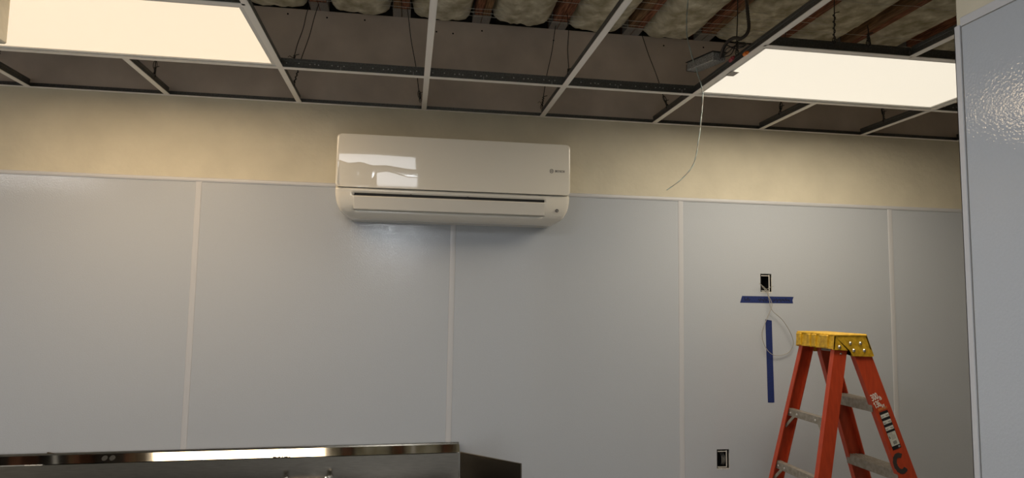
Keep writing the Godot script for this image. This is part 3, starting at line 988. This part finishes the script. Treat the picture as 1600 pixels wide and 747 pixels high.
func ladder() -> void:
	var l := thing("step_ladder", Vector3(2.98, 0, 0.47), "orange fibreglass step ladder with yellow top cap beside the partition", "ladder")
	var o := l.position
	var yt := 1.715
	var ZN := 0.606 - o.z    # near side webs
	var ZF := 0.334 - o.z    # far side webs
	var XR := 2.928 - o.x    # rear rails at the top
	var XF := 3.014 - o.x    # front rails at the top
	var SR := -0.225
	var SF := 0.325
	var KZ := 0.08
	for q in [["rear_rail", XR, SR, 0.062, 0.028], ["front_rail", XF, SF, 0.086, 0.030]]:
		for side in 2:
			var s := st()
			rail(s, q[1], q[2], ZN if side == 0 else ZF, KZ if side == 0 else -KZ, q[3], q[4], -1.0 if side == 0 else 1.0, yt)
			var r := obj(q[0], s, M.orange, l)
			# rubber shoe
			s = st()
			var zb: float = (ZN + KZ * yt) if side == 0 else (ZF - KZ * yt)
			box(s, Vector3(q[1] + q[2] * yt, 0.03, zb + (-0.012 if side == 0 else 0.012)), Vector3(q[3] + 0.012, 0.06, 0.045), 0.005)
			obj("shoe", s, M.black, r)
	# steps on the climbing side
	for y in [1.462, 1.166, 0.866, 0.566, 0.266]:
		var s := st()
		var xc: float = XF + SF * (yt - y)
		var zn: float = ZN + KZ * (yt - y) - 0.006
		var zf: float = ZF - KZ * (yt - y) + 0.006
		var zc := (zn + zf) * 0.5
		var zl := zn - zf
		box(s, Vector3(xc + 0.002, y - 0.003, zc), Vector3(0.080, 0.004, zl), 0.001)
		for i in 6: box(s, Vector3(xc - 0.034 + 0.0145 * i, y + 0.0005, zc), Vector3(0.006, 0.004, zl), 0.001)
		box(s, Vector3(xc - 0.037, y - 0.021, zc), Vector3(0.004, 0.042, zl), 0.001)
		box(s, Vector3(xc + 0.041, y - 0.021, zc), Vector3(0.004, 0.042, zl), 0.001)
		obj("step", s, M.tread, l)
	# bars and gusset braces between the rear rails
	for y in [1.392, 1.142, 0.892, 0.642, 0.392]:
		var s := st()
		var xc: float = XR + SR * (yt - y)
		var zn: float = ZN + KZ * (yt - y) - 0.004
		var zf: float = ZF - KZ * (yt - y) + 0.004
		box(s, Vector3(xc - 0.022, y - 0.016, (zn + zf) * 0.5), Vector3(0.003, 0.034, zn - zf), 0.001)
		box(s, Vector3(xc - 0.008, y - 0.001, (zn + zf) * 0.5), Vector3(0.030, 0.003, zn - zf), 0.001)
		var bar := obj("rear_bar", s, M.tread, l)
		for sg in [-1.0, 1.0]:
			s = st()
			var ze: float = zn if sg > 0 else zf
			var a := Vector3(xc - 0.024, y - 0.028, ze - sg * 0.062)
			var b := Vector3(xc - 0.035, y - 0.085, ze - sg * 0.004)
			var dr := (b - a)
			var nn := Vector3(1, 0, 0).cross(dr).normalized() * 0.007
			prism(s, [a - nn, a + nn, b + nn, b - nn], Vector3(0.003, 0, 0))
			obj("brace", s, M.tread, bar)
			s = st()
			disc(s, Vector3(xc - 0.0235, y - 0.018, ze - sg * 0.03), Vector3(-1, 0, 0), 0.006, 0.003, 10, 0.4)
			disc(s, Vector3(xc - 0.0235, y - 0.018, ze - sg * 0.085), Vector3(-1, 0, 0), 0.006, 0.003, 10, 0.4)
			obj("rivet", s, M.rivet, bar)
	# yellow cap: top plate with rounded edges, skirts with a deep side at the front rails
	var s := st()
	var x0 := 2.888 - o.x
	var x1 := 3.047 - o.x
	var zn2 := 0.616 - o.z
	var zf2 := 0.322 - o.z
	var top := 1.763
	box(s, Vector3((x0 + x1) * 0.5, top - 0.006, (zn2 + zf2) * 0.5), Vector3(x1 - x0 + 0.004, 0.012, zn2 - zf2 + 0.004), 0.004)
	for sg in [0, 1]:   # side skirts (outline as seen from the side)
		var z := zn2 - 0.008 if sg == 0 else zf2
		prism(s, [Vector3(x0 - 0.001, top - 0.008, z), Vector3(x1, top - 0.008, z), Vector3(x1 + 0.032, top - 0.096, z), Vector3(x1 + 0.027, top - 0.100, z), Vector3(x1 - 0.072, top - 0.098, z), Vector3(x1 - 0.086, top - 0.074, z), Vector3(x0 - 0.007, top - 0.070, z)], Vector3(0, 0, 0.008))
	prism(s, [Vector3(x0, top - 0.01, zf2), Vector3(x0, top - 0.01, zn2), Vector3(x0 - 0.007, top - 0.068, zn2), Vector3(x0 - 0.007, top - 0.068, zf2)], Vector3(0.006, 0, 0))
	prism(s, [Vector3(x1 - 0.006, top - 0.01, zf2), Vector3(x1 - 0.006, top - 0.01, zn2), Vector3(x1 + 0.014, top - 0.068, zn2), Vector3(x1 + 0.014, top - 0.068, zf2)], Vector3(0.006, 0, 0))
	for q in [[0.0, 0.035], [0.085, 0.025], [0.125, 0.03], [0.185, 0.06]]:   # ribs of the tool slots on the rear face
		box(s, Vector3(x0 - 0.006, top - 0.037, zf2 + q[0] + q[1] * 0.5 + 0.01), Vector3(0.012, 0.058, q[1]), 0.003)
	var cap := obj("top_cap", s, M.yellow, l)
	for q in [[2.911, 1.705], [2.965, 1.722], [3.014, 1.722], [2.981, 1.690], [3.032, 1.690]]:
		s = st()
		disc(s, Vector3(q[0] - o.x, q[1], zn2), Vector3(0, 0, 1), 0.0075, 0.004, 12, 0.5)
		obj("rivet", s, M.rivet, cap)
	s = st()
	disc(s, Vector3(2.922 - o.x, 1.676, ZN + KZ * 0.04), Vector3(0, 0, 1), 0.005, 0.003, 10, 0.5)
	obj("rivet", s, M.rivet, cap)
	s = st()
	box(s, Vector3(XR + 0.035, top - 0.075, (zn2 + zf2) * 0.5 + 0.02), Vector3(0.03, 0.022, 0.14), 0.004)
	obj("cap_bracket", s, M.tread, cap)
	# print on the near front rail: rating, label and a painted letter
	var ang := atan(SF)
	var on_rail := func(y: float, u: float) -> Vector3:
		return Vector3(XF + SF * (yt - y) + u, y, ZN + KZ * (yt - y) + 0.0006)
	var tiltx := atan(KZ)
	var turn := Basis(Vector3.RIGHT, -tiltx) * Basis(Vector3(0, 0, 1), ang)
	for q in [["300", 1.487, -0.009, 0.0290, 0.54], ["lb", 1.482, 0.0175, 0.0170, 0.62], ["136", 1.455, -0.009, 0.0290, 0.50], ["kg", 1.449, 0.0175, 0.0180, 0.58]]:
		var tm := TextMesh.new()
		var f := SystemFont.new()
		f.font_names = PackedStringArray(["Droid Sans"])
		f.font_weight = 700
		tm.font = f
		tm.text = q[0]
		tm.font_size = 32
		tm.pixel_size = q[3] / 23.0
		tm.depth = 0.0004
		var t := MeshInstance3D.new()
		t.name = "rating"
		t.mesh = tm
		t.material_override = M.print
		l.add_child(t, true)
		t.position = on_rail.call(q[1], q[2] - 0.012)
		t.basis = turn * Basis(Vector3(0, 0, 1), 0.08) * Basis.from_scale(Vector3(q[4], 1, 1))
	s = st()
	var cc: Vector3 = on_rail.call(1.203, -0.014)
	for i in 22:
		var q := []
		for e in [[i, 0], [i + 1, 0], [i + 1, 1], [i, 1]]:
			var t: float = deg_to_rad(48.0 + 264.0 * e[0] / 22.0)
			var rough := 0.0012 * sin(e[0] * 2.7 + e[1] * 1.3)
			var rr := Vector2(0.016, 0.025) if e[1] == 0 else Vector2(0.035, 0.046)
			q.append(cc + turn * Vector3(cos(t) * (rr.x + rough), sin(t) * (rr.y + rough), 0.0))
		face(s, q, Vector3(0, 0, 1))
	obj("painted_letter", s, M.black, l)
	# sticker
	var img := Image.create(128, 400, false, Image.FORMAT_RGB8)
	img.fill(Color(0.06, 0.065, 0.09))
	for i in 3:
		img.fill_rect(Rect2i(4, 28 + i * 66, 120, 38), Color(0.80, 0.80, 0.77))
		for k in 6:
			img.fill_rect(Rect2i(10 + k * 6, 50 + i * 66 - (k % 2) * 4, 4, 8), Color(0.1, 0.1, 0.12))
			img.fill_rect(Rect2i(78 + k * 7, 42 + i * 66 + (k % 3) * 3, 4, 12), Color(0.1, 0.1, 0.12))
	img.fill_rect(Rect2i(4, 222, 120, 140), Color(0.78, 0.78, 0.74))
	for k in 8:
		img.fill_rect(Rect2i(40 if k > 2 else 10, 230 + k * 9, 70 if k % 2 == 0 else 60, 3), Color(0.45, 0.45, 0.44))
	img.fill_rect(Rect2i(14, 258, 12, 26), Color(0.12, 0.12, 0.12))
	for k in 14:
		img.fill_rect(Rect2i(40 + k * 4, 316, [1, 2, 3][k % 3], 34), Color(0.08, 0.08, 0.08))
	img.fill_rect(Rect2i(90, 372, 30, 20), Color(0.55, 0.56, 0.58))
	var ms := mat(Color.WHITE, 0.5)
	ms.albedo_texture = ImageTexture.create_from_image(img)
	var qm := QuadMesh.new()
	qm.size = Vector2(0.044, 0.170)
	var stk := MeshInstance3D.new()
	stk.name = "sticker"
	stk.mesh = qm
	stk.material_override = ms
	l.add_child(stk)
	stk.position = on_rail.call(1.345, -0.003)
	stk.basis = turn
	s = st()
	box(s, Vector3.ZERO, Vector3(0.046, 0.010, 0.0004), 0.0, Transform3D(turn, on_rail.call(1.437, -0.001)))
	obj("orange_strip", s, mat(lin(0.55, 0.16, 0.04), 0.5), l)

# ---------------------------------------------------------------- electrical boxes, tape and thermostat wire
func device_box(label: String, h: Array, wires: int) -> void:
	var c := Vector3((h[0] + h[1]) * 0.5, h[2], 0.0)
	var b := thing("device_box", c, label, "electrical box", "empty device boxes in the wall panels")
	var w: float = (h[1] - h[0]) * 0.5 - 0.0035
	var ht: float = h[3] - h[2]
	var s := st()
	var d := 0.07
	for sg in [-1.0, 1.0]:
		span(s, Vector3(sg * w - 0.001, 0.0035, -d), Vector3(sg * w + 0.001, ht - 0.0035, -0.001))
	for y in [0.0035, ht - 0.0035]:
		span(s, Vector3(-w, y - 0.001, -d), Vector3(w, y + 0.001, -0.001))
	span(s, Vector3(-w, 0.0035, -d - 0.002), Vector3(w, ht - 0.0035, -d))
	obj("casing", s, M.boxmetal, b)
	s = st()   # pale rim of the box set back on one side, with ragged cut edge round it
	span(s, Vector3(w * 0.62, 0.006, -0.006), Vector3(w * 0.62 + 0.004, ht - 0.006, -0.002))
	span(s, Vector3(-w, ht - 0.0125, -0.006), Vector3(w * 0.62, ht - 0.009, -0.002))
	span(s, Vector3(-w, 0.0045, -0.006), Vector3(w * 0.62, 0.008, -0.002))
	obj("rim", s, M.cutedge, b)
	s = st()
	for i in 7:
		box(s, Vector3(-w + w * 2.0 * i / 6.0, -0.002 + 0.001 * (i % 2), 0.0006), Vector3(w * 0.3, 0.004 + 0.002 * (i % 3), 0.0012), 0.0003)
	box(s, Vector3(w + 0.003, ht * 0.4, 0.0006), Vector3(0.0025, ht * 0.8, 0.0012), 0.0003)
	obj("ragged_edge", s, M.cutedge, b)
	if wires > 0:
		s = st()
		for i in wires:
			var x := -w * 0.1 + 0.008 * i
			tube(s, curve([Vector3(x, ht - 0.012, -0.05), Vector3(x + 0.004, ht * 0.6, -0.018), Vector3(x + 0.002, ht * 0.3, -0.012), Vector3(x + 0.006, 0.012, -0.03)], 5), 0.0016, 5)
		obj("wires", s, M.bell, b)

func boxes_and_tape() -> void:
	device_box("open device box above the horizontal blue tape", HOLES[0], 0)
	device_box("open device box low on the wall left of the ladder", HOLES[1], 3)
	var t := thing("tape_strip", Vector3(2.915, 1.914, 0.0), "horizontal strip of blue masking tape with handwriting under the device box", "tape", "blue masking tape on the wall panels")
	var s := st()
	var op := t.position
	prism(s, [Vector3(2.761, 1.8955, 0.0) - op, Vector3(3.067, 1.8965, 0.0) - op, Vector3(3.064, 1.914, 0.0) - op, Vector3(3.071, 1.932, 0.0) - op, Vector3(2.773, 1.932, 0.0) - op], Vector3(0, 0, 0.0008))
	obj("strip", s, M.tape, t)
	s = st()
	var strokes := [[2.785, 9, 0.004], [2.863, 14, 0.005], [2.945, 22, 0.0045], [3.035, 4, 0.004]]
	for q in strokes:
		var pts := []
		for i in int(q[1]):
			pts.append(Vector3(q[0] + 0.0042 * i, 1.913 + 0.008 * sin(i * 2.4 + q[0] * 30.0) + 0.004 * cos(i * 1.3), 0.0009) - op)
		for i in pts.size() - 1:
			var d: Vector3 = pts[i + 1] - pts[i]
			var n := Vector3(-d.y, d.x, 0).normalized() * 0.0016
			face(s, [pts[i] - n, pts[i + 1] - n, pts[i + 1] + n, pts[i] + n], Vector3(0, 0, 1))
	obj("handwriting", s, M.ink, t)
	t = thing("tape_strip", Vector3(2.925, 1.59, 0.0), "vertical strip of blue masking tape below the horizontal one", "tape", "blue masking tape on the wall panels")
	op = t.position
	s = st()
	prism(s, [Vector3(2.9105, 1.371, 0.0) - op, Vector3(2.922, 1.374, 0.0) - op, Vector3(2.936, 1.370, 0.0) - op, Vector3(2.9475, 1.371, 0.0) - op, Vector3(2.941, 1.803, 0.0) - op, Vector3(2.9045, 1.809, 0.0) - op], Vector3(0, 0, 0.0008))
	obj("strip", s, M.tape, t)
	# bell wire out of the upper box: two short ends and a big loop
	var w := thing("thermostat_wire", Vector3(2.91, 1.96, 0.0), "thin grey wire looping out of the upper device box over the blue tape", "wire")
	op = w.position
	s = st()
	var loop := [Vector3(2.905, 1.985, -0.03), Vector3(2.906, 1.962, 0.008)]
	for p in [[2.911, 1.936], [2.918, 1.909], [2.932, 1.858], [2.99, 1.808], [3.036, 1.74], [3.053, 1.683], [3.026, 1.635], [2.96, 1.618], [2.916, 1.635], [2.884, 1.681], [2.874, 1.739], [2.898, 1.806], [2.92, 1.851], [2.932, 1.892], [2.914, 1.936], [2.906, 1.965]]:
		loop.append(Vector3(p[0], p[1], 0.010 + 0.012 * absf(sin(p[1] * 6.0))))
	loop.append(Vector3(2.862, 2.000, 0.022))
	var lp := []
	for p in loop: lp.append(p - op)
	tube(s, curve(lp, 6), 0.0017, 6)
	obj("loop", s, M.bell, w)
	s = st()
	lp = []
	for p in [Vector3(2.905, 1.975, -0.02), Vector3(2.912, 1.972, 0.01), Vector3(2.93, 1.982, 0.015), Vector3(2.945, 1.986, 0.018)]: lp.append(p - op)
	tube(s, curve(lp, 5), 0.0013, 5)
	obj("short_end", s, M.bell, w)
